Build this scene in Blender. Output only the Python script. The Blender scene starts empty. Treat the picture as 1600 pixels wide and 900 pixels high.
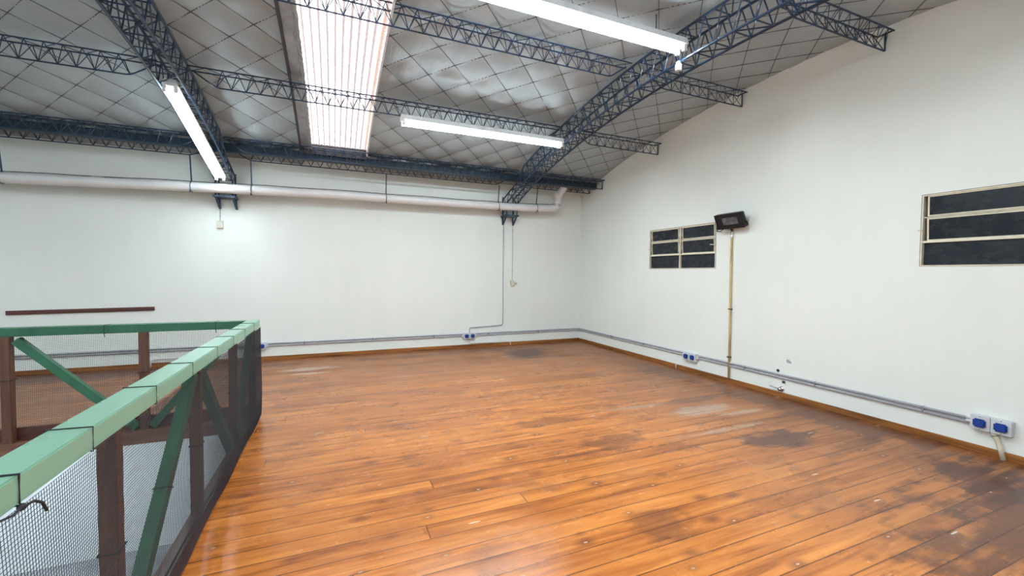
import bpy, bmesh, math, random
from mathutils import Vector, Matrix, noise

S = bpy.context.scene
COL = S.collection
PI = math.pi
random.seed(7)

# ------------------------------------------------------------------ camera
F_PX, YAW, PITCH, ROLL = 657.196, math.radians(22.98), math.radians(-1.943), math.radians(0.514)
CAM = Vector((-4.936, -7.869, 1.45))
fwd = Vector((math.sin(YAW) * math.cos(PITCH), math.cos(YAW) * math.cos(PITCH), math.sin(PITCH)))
rt0 = Vector((math.cos(YAW), -math.sin(YAW), 0))
up0 = rt0.cross(fwd)
rt = rt0 * math.cos(ROLL) + up0 * math.sin(ROLL)
up = -rt0 * math.sin(ROLL) + up0 * math.cos(ROLL)
cd = bpy.data.cameras.new('camera')
cd.sensor_width = 36
cd.lens = F_PX / 1600 * 36
cd.clip_start = 0.05
cam = bpy.data.objects.new('camera', cd)
COL.objects.link(cam)
m = Matrix((rt, up, -fwd)).transposed().to_4x4()
m.translation = CAM
cam.matrix_world = m
S.camera = cam

# ------------------------------------------------------------------ world, exposure, lamp strengths
w = bpy.data.worlds.new('sky')
S.world = w
w.use_nodes = True
w.node_tree.nodes['Background'].inputs[0].default_value = (0.75, 0.85, 1.0, 1)
w.node_tree.nodes['Background'].inputs[1].default_value = 1.0
S.view_settings.view_transform = 'Standard'
S.view_settings.look = 'None'
S.view_settings.gamma = 1
S.view_settings.use_curve_mapping = False
S.view_settings.exposure = 1.12
S.cycles.sample_clamp_indirect = 3.0
SKY_L = 1.7        # daylight coming through the roof light
TUBE_L = 17.0      # fluorescent tubes, the glass itself
LAMP_W = 40.0      # what each twin batten throws downward
TUBE_C = (0.79, 0.935, 0.985, 1)
SKY_C = (0.99, 0.985, 1.0, 1)


# ------------------------------------------------------------------ material helpers
class NT:
    def __init__(self, name):
        self.m = bpy.data.materials.new(name)
        self.m.use_nodes = True
        self.t = self.m.node_tree
        self.b = self.t.nodes['Principled BSDF']

    def n(self, typ, **kw):
        x = self.t.nodes.new(typ)
        for k, v in kw.items():
            setattr(x, k, v)
        return x

    def link(self, a, b):
        self.t.links.new(a, b)

    def put(self, sock, v):
        if hasattr(v, 'links') or isinstance(v, bpy.types.NodeSocket):
            self.link(v, sock)
        else:
            sock.default_value = v

    def math(self, op, a, b=0.0, c=0.0, clamp=False):
        x = self.n('ShaderNodeMath', operation=op, use_clamp=clamp)
        self.put(x.inputs[0], a)
        self.put(x.inputs[1], b)
        self.put(x.inputs[2], c)
        return x.outputs[0]

    def coord(self):
        return self.n('ShaderNodeTexCoord').outputs['Object']

    def xyz(self, v):
        s = self.n('ShaderNodeSeparateXYZ')
        self.link(v, s.inputs[0])
        return s.outputs

    def comb(self, x, y, z):
        s = self.n('ShaderNodeCombineXYZ')
        for i, v in enumerate((x, y, z)):
            self.put(s.inputs[i], v)
        return s.outputs[0]

    def noise(self, vec, scale, detail=3, rough=0.5, dist=0):
        x = self.n('ShaderNodeTexNoise')
        self.link(vec, x.inputs['Vector'])
        x.inputs['Scale'].default_value = scale
        x.inputs['Detail'].default_value = detail
        x.inputs['Roughness'].default_value = rough
        x.inputs['Distortion'].default_value = dist
        return x.outputs['Fac']

    def rnd(self, vec):
        x = self.n('ShaderNodeTexWhiteNoise', noise_dimensions='3D')
        self.link(vec, x.inputs['Vector'])
        return x.outputs['Value']

    def ramp(self, fac, stops):
        x = self.n('ShaderNodeValToRGB')
        self.put(x.inputs[0], fac)
        e = x.color_ramp.elements
        while len(e) < len(stops):
            e.new(0.5)
        for i, (p, c) in enumerate(stops):
            e[i].position = p
            e[i].color = (c[0], c[1], c[2], 1) if hasattr(c, '__len__') else (c, c, c, 1)
        return x.outputs[0]

    def mix(self, fac, a, b, blend='MIX'):
        x = self.n('ShaderNodeMix', data_type='RGBA', blend_type=blend)
        self.put(x.inputs[0], fac)
        for s, v in ((x.inputs[6], a), (x.inputs[7], b)):
            if isinstance(v, tuple) and len(v) == 3:
                v = (*v, 1)
            self.put(s, v)
        return x.outputs[2]

    def maprange(self, v, a, b, c, d):
        x = self.n('ShaderNodeMapRange')
        self.put(x.inputs[0], v)
        for i, q in enumerate((a, b, c, d)):
            x.inputs[i + 1].default_value = q
        return x.outputs[0]

    def bump(self, h, strength=0.3, dist=0.01):
        x = self.n('ShaderNodeBump')
        self.link(h, x.inputs['Height'])
        x.inputs['Strength'].default_value = strength
        x.inputs['Distance'].default_value = dist
        self.link(x.outputs[0], self.b.inputs['Normal'])

    def set(self, **kw):
        for k, v in kw.items():
            s = self.b.inputs[k.replace('_', ' ')]
            if isinstance(v, tuple) and len(v) == 3:
                v = (*v, 1)
            self.put(s, v)
        return self


def paint(name, col, rough=0.5, metal=0.0, var=0.12, scale=9, bump=0.0, coat=0.0):
    """a painted or plain surface with slight mottling"""
    t = NT(name)
    c = t.coord()
    f = t.noise(c, scale, 4, 0.6)
    lo = tuple(max(0, x * (1 - var)) for x in col)
    hi = tuple(min(1, x * (1 + var)) for x in col)
    t.set(Base_Color=t.ramp(f, [(0.3, lo), (0.7, hi)]), Metallic=metal)
    t.set(Roughness=t.maprange(t.noise(c, scale * 2, 2), 0, 1, max(0, rough - 0.08), min(1, rough + 0.08)))
    if coat:
        t.set(Coat_Weight=coat)
    if bump:
        t.bump(t.noise(c, scale * 8, 3), bump, 0.003)
    return t.m


def emit(name, col, strength):
    t = NT(name)
    t.set(Base_Color=(0.8, 0.8, 0.8), Emission_Color=col, Emission_Strength=strength, Roughness=0.4)
    return t.m


def wall_mat(name, base, tint):
    t = NT(name)
    c = t.coord()
    big = t.noise(c, 0.7, 4, 0.55)
    streak = t.noise(t.comb(t.math('MULTIPLY', t.xyz(c)[0], 3), t.math('MULTIPLY', t.xyz(c)[1], 3),
                            t.math('MULTIPLY', t.xyz(c)[2], 0.5)), 1.0, 4, 0.6)
    f = t.math('ADD', t.math('MULTIPLY', big, 0.6), t.math('MULTIPLY', streak, 0.4))
    t.set(Base_Color=t.ramp(f, [(0.3, tint), (0.62, base)]), Roughness=0.75)
    h = t.math('ADD', t.noise(c, 2.2, 3), t.math('MULTIPLY', t.noise(c, 45, 3), 0.12))
    t.bump(h, 0.25, 0.02)
    return t.m


def wood_mat(name, dark, light, rough=0.45, axis=0, scale=1.0):
    t = NT(name)
    c = t.coord()
    s = list(t.xyz(c))
    k = [22, 22, 22]
    k[axis] = 1.6
    v = t.comb(*[t.math('MULTIPLY', s[i], k[i] * scale) for i in range(3)])
    f = t.noise(v, 1.0, 5, 0.6, 0.4)
    t.set(Base_Color=t.ramp(f, [(0.3, dark), (0.7, light)]), Roughness=rough)
    t.bump(f, 0.2, 0.003)
    return t.m


def floor_mat():
    t = NT('varnished_floorboards')
    c = t.coord()
    x, y, z = t.xyz(c)
    W = 0.131
    row = t.math('DIVIDE', y, W)
    ri = t.math('FLOOR', row)
    rf = t.math('FRACT', row)
    r1 = t.rnd(t.comb(ri, 3.3, 1.7))
    xs = t.math('ADD', x, t.math('MULTIPLY', r1, 9.0))
    bi = t.math('FLOOR', t.math('DIVIDE', xs, 4.6))
    bf = t.math('FRACT', t.math('DIVIDE', xs, 4.6))
    rb = t.rnd(t.comb(ri, bi, 5.1))
    off = t.math('MULTIPLY', rb, 37.0)
    gv = t.comb(t.math('ADD', t.math('MULTIPLY', x, 1.5), off), t.math('MULTIPLY', y, 24), off)
    grain = t.noise(gv, 1.0, 5, 0.62, 0.7)
    gv2 = t.comb(t.math('ADD', t.math('MULTIPLY', x, 0.9), off), t.math('MULTIPLY', y, 7), off)
    blot = t.noise(gv2, 1.3, 4, 0.6, 0.3)
    f = t.math('ADD', t.math('MULTIPLY', grain, 0.58), t.math('MULTIPLY', blot, 0.42))
    f = t.math('ADD', f, t.math('MULTIPLY', t.math('SUBTRACT', rb, 0.5), 0.11))
    col = t.ramp(f, [(0.30, (0.17, 0.044, 0.010)), (0.43, (0.41, 0.120, 0.022)),
                     (0.57, (0.59, 0.195, 0.038)), (0.74, (0.76, 0.30, 0.075))])
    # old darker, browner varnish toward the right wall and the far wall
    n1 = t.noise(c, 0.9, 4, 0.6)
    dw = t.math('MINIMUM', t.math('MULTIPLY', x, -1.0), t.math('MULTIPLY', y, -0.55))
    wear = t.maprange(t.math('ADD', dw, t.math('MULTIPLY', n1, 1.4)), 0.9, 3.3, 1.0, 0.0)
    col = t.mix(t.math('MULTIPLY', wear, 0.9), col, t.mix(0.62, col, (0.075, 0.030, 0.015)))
    # blotchy dark patches
    n2 = t.noise(t.comb(x, t.math('MULTIPLY', y, 1.8), 0.0), 1.3, 5, 0.65, 0.4)
    sp = t.maprange(n2, 0.56, 0.74, 0.0, 0.6)
    col = t.mix(sp, col, (0.12, 0.035, 0.018))
    # dark stains, darker areas and pale worn spots with a place of their own
    n3 = t.noise(c, 4.0, 4, 0.65)
    n3b = t.noise(c, 1.7, 3, 0.6)

    def blob(cx, cy, rx, ry, soft=0.5):
        a = t.math('POWER', t.math('ABSOLUTE', t.math('DIVIDE', t.math('SUBTRACT', x, cx), rx)), 2.0)
        b = t.math('POWER', t.math('ABSOLUTE', t.math('DIVIDE', t.math('SUBTRACT', y, cy), ry)), 2.0)
        d = t.math('SQRT', t.math('ADD', a, b))
        d = t.math('ADD', d, t.math('MULTIPLY', t.math('SUBTRACT', n3, 0.5), 1.8))
        d = t.math('ADD', d, t.math('MULTIPLY', t.math('SUBTRACT', n3b, 0.5), 1.6))
        d = t.math('ADD', d, t.math('MULTIPLY', t.math('SUBTRACT', blot, 0.5), 2.2))
        return t.maprange(d, 1.0 + soft * 0.25, 1.0 - soft * 0.6, 0.0, 1.0)
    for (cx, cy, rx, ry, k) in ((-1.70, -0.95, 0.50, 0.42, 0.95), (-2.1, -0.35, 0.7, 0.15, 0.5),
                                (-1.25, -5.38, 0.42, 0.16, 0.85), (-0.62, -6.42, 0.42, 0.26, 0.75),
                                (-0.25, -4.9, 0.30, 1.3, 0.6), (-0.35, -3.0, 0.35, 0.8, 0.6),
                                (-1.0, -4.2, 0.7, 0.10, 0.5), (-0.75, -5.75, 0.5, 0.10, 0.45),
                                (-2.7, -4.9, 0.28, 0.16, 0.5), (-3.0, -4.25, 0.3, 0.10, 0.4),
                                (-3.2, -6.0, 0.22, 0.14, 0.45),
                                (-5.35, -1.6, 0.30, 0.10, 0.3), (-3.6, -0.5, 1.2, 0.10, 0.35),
                                (-0.4, -7.1, 1.9, 0.8, 0.75), (-9.0, -0.35, 3.3, 0.42, 0.8), (-9.0, -2.0, 3.3, 1.2, 0.45)):  # starts with a broad darker area at the near right corner
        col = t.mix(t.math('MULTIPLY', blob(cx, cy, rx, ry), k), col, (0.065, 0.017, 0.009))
    for (cx, cy, rx, ry, k) in ((-1.25, -4.55, 0.40, 0.10, 0.45), (-0.9, -4.75, 0.35, 0.07, 0.45),
                                (-5.35, -0.95, 0.38, 0.12, 0.6), (-1.6, -5.05, 0.6, 0.03, 0.35),
                                (-5.3, -1.25, 0.30, 0.06, 0.5), (-1.9, -4.2, 0.5, 0.04, 0.3)):
        col = t.mix(t.math('MULTIPLY', blob(cx, cy, rx, ry, 0.6), k), col, (0.52, 0.42, 0.33))
    # knots: a dark ring round a pale centre that paints in a glint
    vo = t.n('ShaderNodeTexVoronoi', feature='F1', voronoi_dimensions='2D')
    t.link(t.comb(t.math('MULTIPLY', x, 2.6), t.math('MULTIPLY', y, 5.4), 0.0), vo.inputs['Vector'])
    vo.inputs['Scale'].default_value = 1.0
    vo.inputs['Randomness'].default_value = 0.9
    vd = t.math('ADD', vo.outputs['Distance'], t.math('MULTIPLY', t.math('SUBTRACT', n3, 0.5), 0.10))
    cs = t.n('ShaderNodeSeparateColor')
    t.link(vo.outputs['Color'], cs.inputs[0])
    has = t.math('GREATER_THAN', cs.outputs[0], 0.45)
    halo = t.math('MULTIPLY', t.maprange(t.math('SUBTRACT', vd, t.math('MULTIPLY', cs.outputs[2], 0.12)), -0.06, 0.13, 0.75, 0.0), has)
    col = t.mix(halo, col, (0.16, 0.045, 0.015))
    plug = t.math('MULTIPLY', t.math('MULTIPLY', t.math('LESS_THAN', vo.outputs['Distance'], 0.032), has),
                  t.math('GREATER_THAN', cs.outputs[1], 0.55))
    col = t.mix(t.math('MULTIPLY', plug, 0.7), col, (0.62, 0.44, 0.27))  # plug mask: painted glint at the knot centre
    # scratches
    v2 = t.n('ShaderNodeTexVoronoi', feature='F1', voronoi_dimensions='2D')
    t.link(t.comb(t.math('MULTIPLY', x, 1.2), t.math('MULTIPLY', y, 9.0), 2.0), v2.inputs['Vector'])
    v2.inputs['Scale'].default_value = 1.0
    cs2 = t.n('ShaderNodeSeparateColor')
    t.link(v2.outputs['Color'], cs2.inputs[0])
    sc = t.math('MULTIPLY', t.math('LESS_THAN', v2.outputs['Distance'], 0.045), t.math('GREATER_THAN', cs2.outputs[0], 0.92))
    col = t.mix(t.math('MULTIPLY', sc, 0.7), col, (0.85, 0.72, 0.6))
    # gaps between boards, butt joints
    e = t.math('MINIMUM', rf, t.math('SUBTRACT', 1.0, rf))
    gapw = t.math('ADD', 0.014, t.math('MULTIPLY', r1, 0.016))
    gap = t.math('LESS_THAN', e, gapw)
    je = t.math('LESS_THAN', bf, 0.0016)
    g = t.math('MAXIMUM', t.math('MULTIPLY', gap, 0.8), t.math('MULTIPLY', je, 0.7))
    col = t.mix(g, col, (0.04, 0.012, 0.006))
    t.set(Base_Color=col)
    rn = t.noise(c, 2.3, 4, 0.6)
    ro = t.maprange(t.math('ADD', rn, t.math('MULTIPLY', grain, 0.25)), 0.3, 0.9, 0.17, 0.33)
    ro = t.math('ADD', ro, t.math('MULTIPLY', wear, 0.10))
    t.set(Roughness=ro)
    t.b.inputs['IOR'].default_value = 1.52
    h = t.math('SUBTRACT', t.math('MULTIPLY', f, 0.5), t.math('MULTIPLY', g, 1.0))
    cup = t.math('MULTIPLY', t.math('MULTIPLY', rf, t.math('SUBTRACT', 1.0, rf)), 1.2)
    h = t.math('ADD', t.math('ADD', h, cup), t.math('MULTIPLY', rn, 1.5))
    t.bump(h, 0.22, 0.006)
    return t.m


def foil_mat():
    t = NT('silver_quilted_foil')
    c = t.coord()
    x, y, z = t.xyz(c)
    n = t.noise(c, 1.1, 3)
    t.set(Base_Color=t.ramp(n, [(0.3, (0.38, 0.43, 0.465)), (0.7, (0.47, 0.52, 0.55))]), Metallic=0.32)
    t.set(Roughness=t.maprange(t.noise(c, 5, 3), 0.2, 0.8, 0.46, 0.60))
    wr = t.noise(t.comb(t.math('MULTIPLY', x, 34), t.math('MULTIPLY', y, 5), 0.0), 1.0, 4, 0.6, 0.8)
    wr2 = t.noise(t.comb(t.math('MULTIPLY', t.math('ADD', x, y), 22), t.math('MULTIPLY', t.math('SUBTRACT', x, y), 5), 0.0), 1.0, 4, 0.6, 0.5)
    msk = t.maprange(t.noise(c, 2.0, 2), 0.45, 0.6, 0.15, 1.0)
    h = t.math('ADD', t.math('MULTIPLY', t.math('MULTIPLY', wr, msk), 0.7), t.math('MULTIPLY', wr2, 0.5))
    t.bump(h, 0.6, 0.012)
    return t.m


def skylight_mat():
    t = NT('daylit_corrugated_sheet')
    c = t.coord()
    x, y, z = t.xyz(c)
    P = 0.0735
    fr = t.math('FRACT', t.math('DIVIDE', t.math('ADD', x, 5.24), P))
    d = t.math('ABSOLUTE', t.math('SUBTRACT', fr, 0.5))
    sp = t.noise(t.comb(t.math('MULTIPLY', x, 60), t.math('MULTIPLY', y, 22), 0.0), 1.0, 4, 0.7)
    sp2 = t.noise(c, 42, 3, 0.7)
    # grime lies in the valleys, thicker on the right-hand ones
    side = t.maprange(x, -5.2, -4.45, 0.13, 0.22)
    right = t.maprange(x, -4.535, -4.475, 0.0, 1.0)
    line = t.math('LESS_THAN', t.math('ADD', d, t.math('MULTIPLY', t.math('SUBTRACT', sp, 0.5), 0.34)), side)
    speck = t.math('MULTIPLY', t.math('GREATER_THAN', sp2, 0.50), right)
    dirt = t.math('MAXIMUM', line, speck)
    dc = t.mix(right, (0.20, 0.155, 0.165), (0.26, 0.14, 0.09))
    wht = t.mix(1.0, SKY_C, (SKY_L, SKY_L, SKY_L), 'MULTIPLY')
    e = t.mix(t.math('MULTIPLY', dirt, 0.97), wht, dc)
    t.set(Base_Color=(0.35, 0.33, 0.33), Emission_Color=e, Emission_Strength=1.0, Roughness=0.4)
    return t.m


def glass_mat():
    t = NT('dusty_dark_pane')
    c = t.coord()
    x, y, z = t.xyz(c)
    n = t.noise(t.comb(x, t.math('MULTIPLY', y, 2.5), t.math('MULTIPLY', z, 5)), 2.2, 5, 0.65)
    col = t.ramp(n, [(0.35, (0.012, 0.016, 0.024)), (0.62, (0.019, 0.021, 0.027)), (0.8, (0.035, 0.034, 0.042))])
    t.set(Base_Color=col, Roughness=t.maprange(n, 0.3, 0.7, 0.12, 0.4))
    t.b.inputs['IOR'].default_value = 1.35
    return t.m


M = {
    'wall': wall_mat('white_wall_paint', (0.84, 0.855, 0.82), (0.785, 0.805, 0.77)),
    'lowwall': wall_mat('lower_wall_paint', (0.80, 0.83, 0.85), (0.62, 0.66, 0.70)),
    'floor': floor_mat(),
    'foil': foil_mat(),
    'seam': paint('seam_thread', (0.07, 0.07, 0.08), 0.6),
    'steel': paint('blue_painted_steel', (0.007, 0.030, 0.075), 0.42, 0.0, 0.35, 6, 0.1, 0.2),
    'gutter': paint('dark_blue_gutter_paint', (0.006, 0.017, 0.034), 0.5, 0.0, 0.4, 3),
    'sky': skylight_mat(),
    'zinc': paint('dull_zinc', (0.34, 0.33, 0.34), 0.38, 0.7, 0.3, 5, 0.3),
    'black': paint('black_plastic', (0.004, 0.004, 0.006), 0.5),
    'darkmetal': paint('dark_edge_metal', (0.045, 0.035, 0.04), 0.5, 0.2, 0.3),
    'white': paint('white_enamel', (0.80, 0.81, 0.84), 0.4),
    'tube': emit('lit_tube', TUBE_C, TUBE_L),
    'pvc': paint('pinkish_white_pvc', (0.72, 0.69, 0.69), 0.38, 0, 0.06, 3),
    'conduit': paint('grey_conduit', (0.42, 0.41, 0.46), 0.42, 0, 0.08, 5),
    'conduit_dark': paint('dark_grey_conduit', (0.24, 0.23, 0.28), 0.42, 0, 0.08, 5),  # darker grey for conduit clips and socket screws
    'box': paint('pale_grey_socket_box', (0.64, 0.64, 0.68), 0.45, 0, 0.05),
    'blue': paint('blue_socket_cover', (0.005, 0.045, 0.26), 0.35, 0, 0.12),
    'ivory': paint('ivory_plastic', (0.66, 0.60, 0.47), 0.5),
    'cream': paint('aged_cream_paint', (0.74, 0.68, 0.53), 0.5, 0, 0.12, 12),
    'rust': paint('dark_worn_metal', (0.10, 0.065, 0.045), 0.6, 0.2, 0.4, 20),
    'yellow': None,
    'chrome': paint('chrome', (0.62, 0.60, 0.60), 0.22, 1.0, 0.1),
    'glass': glass_mat(),
    'lens': paint('floodlight_lens', (0.13, 0.13, 0.16), 0.3, 0.3, 0.6, 14),
    'skirting': wood_mat('orange_varnished_skirting', (0.11, 0.032, 0.009), (0.42, 0.16, 0.035), 0.35),
    'skirting_y': wood_mat('orange_varnished_skirting_side', (0.11, 0.032, 0.009), (0.42, 0.16, 0.035), 0.35, 1),
    'strip': wood_mat('dark_red_wood', (0.045, 0.012, 0.012), (0.13, 0.04, 0.03), 0.45),
    'post': wood_mat('brown_post_wood', (0.085, 0.030, 0.018), (0.17, 0.065, 0.034), 0.5, 2),
    'fascia': wood_mat('brown_fascia_wood', (0.14, 0.055, 0.035), (0.26, 0.11, 0.07), 0.55),
    'rail_dark': wood_mat('dark_bottom_rail_wood', (0.05, 0.016, 0.012), (0.12, 0.04, 0.028), 0.35, 1),
    'green': paint('green_gloss_paint', (0.215, 0.41, 0.295), 0.30, 0, 0.04, 3),
    'brace_green_rail_shade': paint('green_brace_paint_and_rail_shade', (0.028, 0.125, 0.065), 0.4, 0, 0.2, 7),
    'net': paint('black_net_cord', (0.012, 0.013, 0.02), 0.6),
    'concrete': paint('grey_concrete', (0.30, 0.31, 0.34), 0.6, 0, 0.25, 2),
    'lampglass': emit('unlit_spiral_bulb', (0.8, 0.8, 0.8, 1), 0.0),
}
t = NT('worn_yellow_pipe_paint')
c_ = t.coord()
sx, sy, sz = t.xyz(c_)
nn = t.noise(t.comb(t.math('MULTIPLY', sy, 30), t.math('MULTIPLY', sx, 30), t.math('MULTIPLY', sz, 2.2)), 1.0, 4, 0.6)
t.set(Base_Color=t.ramp(nn, [(0.34, (0.16, 0.10, 0.04)), (0.46, (0.56, 0.42, 0.17)), (0.7, (0.68, 0.54, 0.28))]), Roughness=0.45)
M['yellow'] = t.m


# ------------------------------------------------------------------ object helpers
def obj(name, bm, mat, parent=None, smooth=False, extra=None):
    me = bpy.data.meshes.new(name)
    bmesh.ops.recalc_face_normals(bm, faces=bm.faces)
    bm.to_mesh(me)
    bm.free()
    me.materials.append(mat)
    for x in (extra or []):
        me.materials.append(x)
    if smooth:
        me.shade_smooth()
    o = bpy.data.objects.new(name, me)
    COL.objects.link(o)
    if parent:
        o.parent = parent
        o.matrix_parent_inverse = Matrix.Translation(parent.location).inverted() if parent.type == 'EMPTY' else Matrix()
    return o


def tag(o, label, cat, group=None):
    o['label'] = label
    o['category'] = cat
    if group:
        o['group'] = group
    return o


def thing(name, label, cat, loc, group=None):
    o = bpy.data.objects.new(name, None)
    o.empty_display_size = 0.1
    COL.objects.link(o)
    o.location = loc
    return tag(o, label, cat, group)


def struct(name, bm, mat, parent=None, smooth=False):
    o = obj(name, bm, mat, parent, smooth)
    if not parent:
        o['kind'] = 'structure'
    return o


def B():
    return bmesh.new()


def box(bm, lo, hi, bevel=0.0):
    c = [(lo[i] + hi[i]) / 2 for i in range(3)]
    s = [abs(hi[i] - lo[i]) for i in range(3)]
    r = bmesh.ops.create_cube(bm, size=1, matrix=Matrix.Translation(c) @ Matrix.Diagonal((*s, 1)))
    if bevel:
        es = list({e for v in r['verts'] for e in v.link_edges})
        bmesh.ops.bevel(bm, geom=es, offset=bevel, segments=2, affect='EDGES')


def ring(p, d, r, n, ref=None):
    d = d.normalized()
    a = ref if ref else (Vector((0, 0, 1)) if abs(d.z) < 0.9 else Vector((1, 0, 0)))
    u = d.cross(a).normalized()
    v = d.cross(u)
    return [p + (u * math.cos(2 * PI * (k + .5) / n) + v * math.sin(2 * PI * (k + .5) / n)) * r for k in range(n)]


def tube(bm, pts, r, n=6, cap=True):
    pts = [Vector(p) for p in pts]
    prev = None
    first = None
    for i, p in enumerate(pts):
        d = (pts[min(i + 1, len(pts) - 1)] - pts[max(i - 1, 0)])
        rr = r[i] if hasattr(r, '__len__') else r
        R = [bm.verts.new(q) for q in ring(p, d, rr, n)]
        if prev:
            for k in range(n):
                bm.faces.new((prev[k], prev[(k + 1) % n], R[(k + 1) % n], R[k]))
        else:
            first = R
        prev = R
    if cap and n > 2:
        bm.faces.new(first)
        bm.faces.new(prev[::-1])


def bar(bm, p, q, w, h, ref=(0, 0, 1)):
    """rectangular bar from p to q, w across, h along ref"""
    p, q, ref = Vector(p), Vector(q), Vector(ref)
    d = (q - p).normalized()
    u = d.cross(ref).normalized()
    v = u.cross(d).normalized()
    vs = []
    for c in (p, q):
        for a, b in ((-1, -1), (1, -1), (1, 1), (-1, 1)):
            vs.append(bm.verts.new(c + u * a * w / 2 + v * b * h / 2))
    for f in ((0, 1, 2, 3), (7, 6, 5, 4), (0, 4, 5, 1), (1, 5, 6, 2), (2, 6, 7, 3), (3, 7, 4, 0)):
        bm.faces.new([vs[i] for i in f])


def bend(pts, r=0.05, n=5):
    """round the inner corners of a polyline"""
    pts = [Vector(p) for p in pts]
    out = [pts[0]]
    for i in range(1, len(pts) - 1):
        a, b, c = pts[i - 1], pts[i], pts[i + 1]
        d1, d2 = (a - b), (c - b)
        k = min(r, d1.length * .45, d2.length * .45)
        p1, p2 = b + d1.normalized() * k, b + d2.normalized() * k
        for j in range(n + 1):
            s = j / n
            out.append(p1 * (1 - s) ** 2 + b * 2 * s * (1 - s) + p2 * s * s)
    out.append(pts[-1])
    return out


def quad(bm, a, b, c, d):
    bm.faces.new([bm.verts.new(v) for v in (a, b, c, d)])


# ------------------------------------------------------------------ the room
XL, YB = -13.0, -9.4           # left wall, wall behind the camera
ZLOW = -2.75
VX, VY = -5.73, -3.20          # the floor opening: x < VX, y < VY


def T(y):                       # underside of the arched roof
    return 3.82 - 0.034 * (y + 4.68) ** 2


bm = B()
box(bm, (VX + 0.07, YB, -0.10), (0, VY + 0.1, 0))
box(bm, (XL, VY + 0.1, -0.10), (0, 0, 0))
struct('floor', bm, M['floor'])
bm = B()
box(bm, (XL, YB, ZLOW - 0.1), (0, 0, ZLOW))
o = struct('floor_lower', bm, M['concrete'])


def wall_column(bm, fixed, axis, a, b, z0a, z1a, z0b, z1b, th):
    """thin piece of wall between a and b along the wall, with its outer face"""
    for off in (0, th):
        if axis == 'x':
            quad(bm, (fixed + off, a, z0a), (fixed + off, b, z0b), (fixed + off, b, z1b), (fixed + off, a, z1a))
        else:
            quad(bm, (a, fixed + off, z0a), (b, fixed + off, z0b), (b, fixed + off, z1b), (a, fixed + off, z1a))


WZ0, WZ1 = 1.553, 2.192
WINS = [(-3.535, -2.20), (-7.115, -5.78)]
bm = B()
ys = sorted({round(YB + i * 0.2, 3) for i in range(48)} | {0.0, YB} | {v for w_ in WINS for v in w_})
for a, b in zip(ys[:-1], ys[1:]):
    mid = (a + b) / 2
    za, zb = T(a) + 0.165, T(b) + 0.165
    if any(w0 < mid < w1 for w0, w1 in WINS):
        wall_column(bm, 0, 'x', a, b, 0, WZ0, 0, WZ0, 0.16)
        wall_column(bm, 0, 'x', a, b, WZ1, za, WZ1, zb, 0.16)
    else:
        wall_column(bm, 0, 'x', a, b, 0, za, 0, zb, 0.16)
for w0, w1 in WINS:
    quad(bm, (0, w0, WZ0), (0.16, w0, WZ0), (0.16, w1, WZ0), (0, w1, WZ0))
    quad(bm, (0, w0, WZ1), (0.16, w0, WZ1), (0.16, w1, WZ1), (0, w1, WZ1))
    quad(bm, (0, w0, WZ0), (0.16, w0, WZ0), (0.16, w0, WZ1), (0, w0, WZ1))
    quad(bm, (0, w1, WZ0), (0.16, w1, WZ0), (0.16, w1, WZ1), (0, w1, WZ1))
bmesh.ops.remove_doubles(bm, verts=bm.verts, dist=0.0005)
struct('wall_right', bm, M['wall'])
bm = B()
box(bm, (XL, 0, 0), (0, 0.15, 3.38))
struct('wall_back', bm, M['wall'])
bm = B()
box(bm, (XL, YB - 0.15, ZLOW), (0, YB, 3.2))
struct('wall_front', bm, M['wall'])
bm = B()
for a, b in zip(ys[:-1], ys[1:]):
    wall_column(bm, XL, 'x', a, b, ZLOW, T(a) + 0.12, ZLOW, T(b) + 0.12, -0.15)
struct('wall_left', bm, M['wall'])
bm = B()
box(bm, (XL, 0, ZLOW), (0, 0.15, -0.10))
struct('wall_lower', bm, M['lowwall'])
bm = B()
box(bm, (0, YB, ZLOW), (0.15, 0, 0))
struct('wall_lower_right', bm, M['lowwall'])

# skirting boards
bm = B()
box(bm, (XL, -0.018, 0), (0, 0, 0.062), 0.004)
struct('baseboard_back', bm, M['skirting'])
bm = B()
box(bm, (-0.018, YB, 0), (0, -0.018, 0.062), 0.004)
struct('baseboard_right', bm, M['skirting_y'])

# ceiling: quilted foil pillowed between diagonal seams, slit for the roof light
SKX0, SKX1, SKY1 = -5.40, -4.43, -0.74


def diag(x, y):
    if x > -1.72:
        X, Y = (x + 1.014) / 0.23, (y + 4.795) / 0.23
    else:
        X, Y = (x + 3.65) / 0.2475, (y + 3.11) / 0.272
    return (X + Y) / 2, (X - Y) / 2


def relief(x, y):
    u, v = diag(x, y)
    s = abs(math.sin(PI * u)) * abs(math.sin(PI * v))
    amp = 0.033 + 0.012 * noise.noise(Vector((round(u - .5) * 3.1, round(v - .5) * 2.7, 1.0)))
    if x > -1.72:
        amp *= 0.45
    w_ = 0.012 * noise.noise(Vector((x * 0.8, y * 1.1, 3)))
    k = noise.noise(Vector((x * 11, y * 3.5, 7))) * 0.0035 + noise.noise(Vector((x * 22, y * 9, 2))) * 0.002
    fold = -0.022 * math.exp(-((y + 2.75 + 0.15 * math.sin(x * 3)) / 0.09) ** 2) * (1 if -3.9 < x < -1.9 else 0)
    return -amp * s ** 0.8 + w_ + k * min(1, s * 3) + fold * min(1, s * 2)


def ceil_z(x, y):
    return T(y) + 0.078 + relief(x, y)


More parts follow.
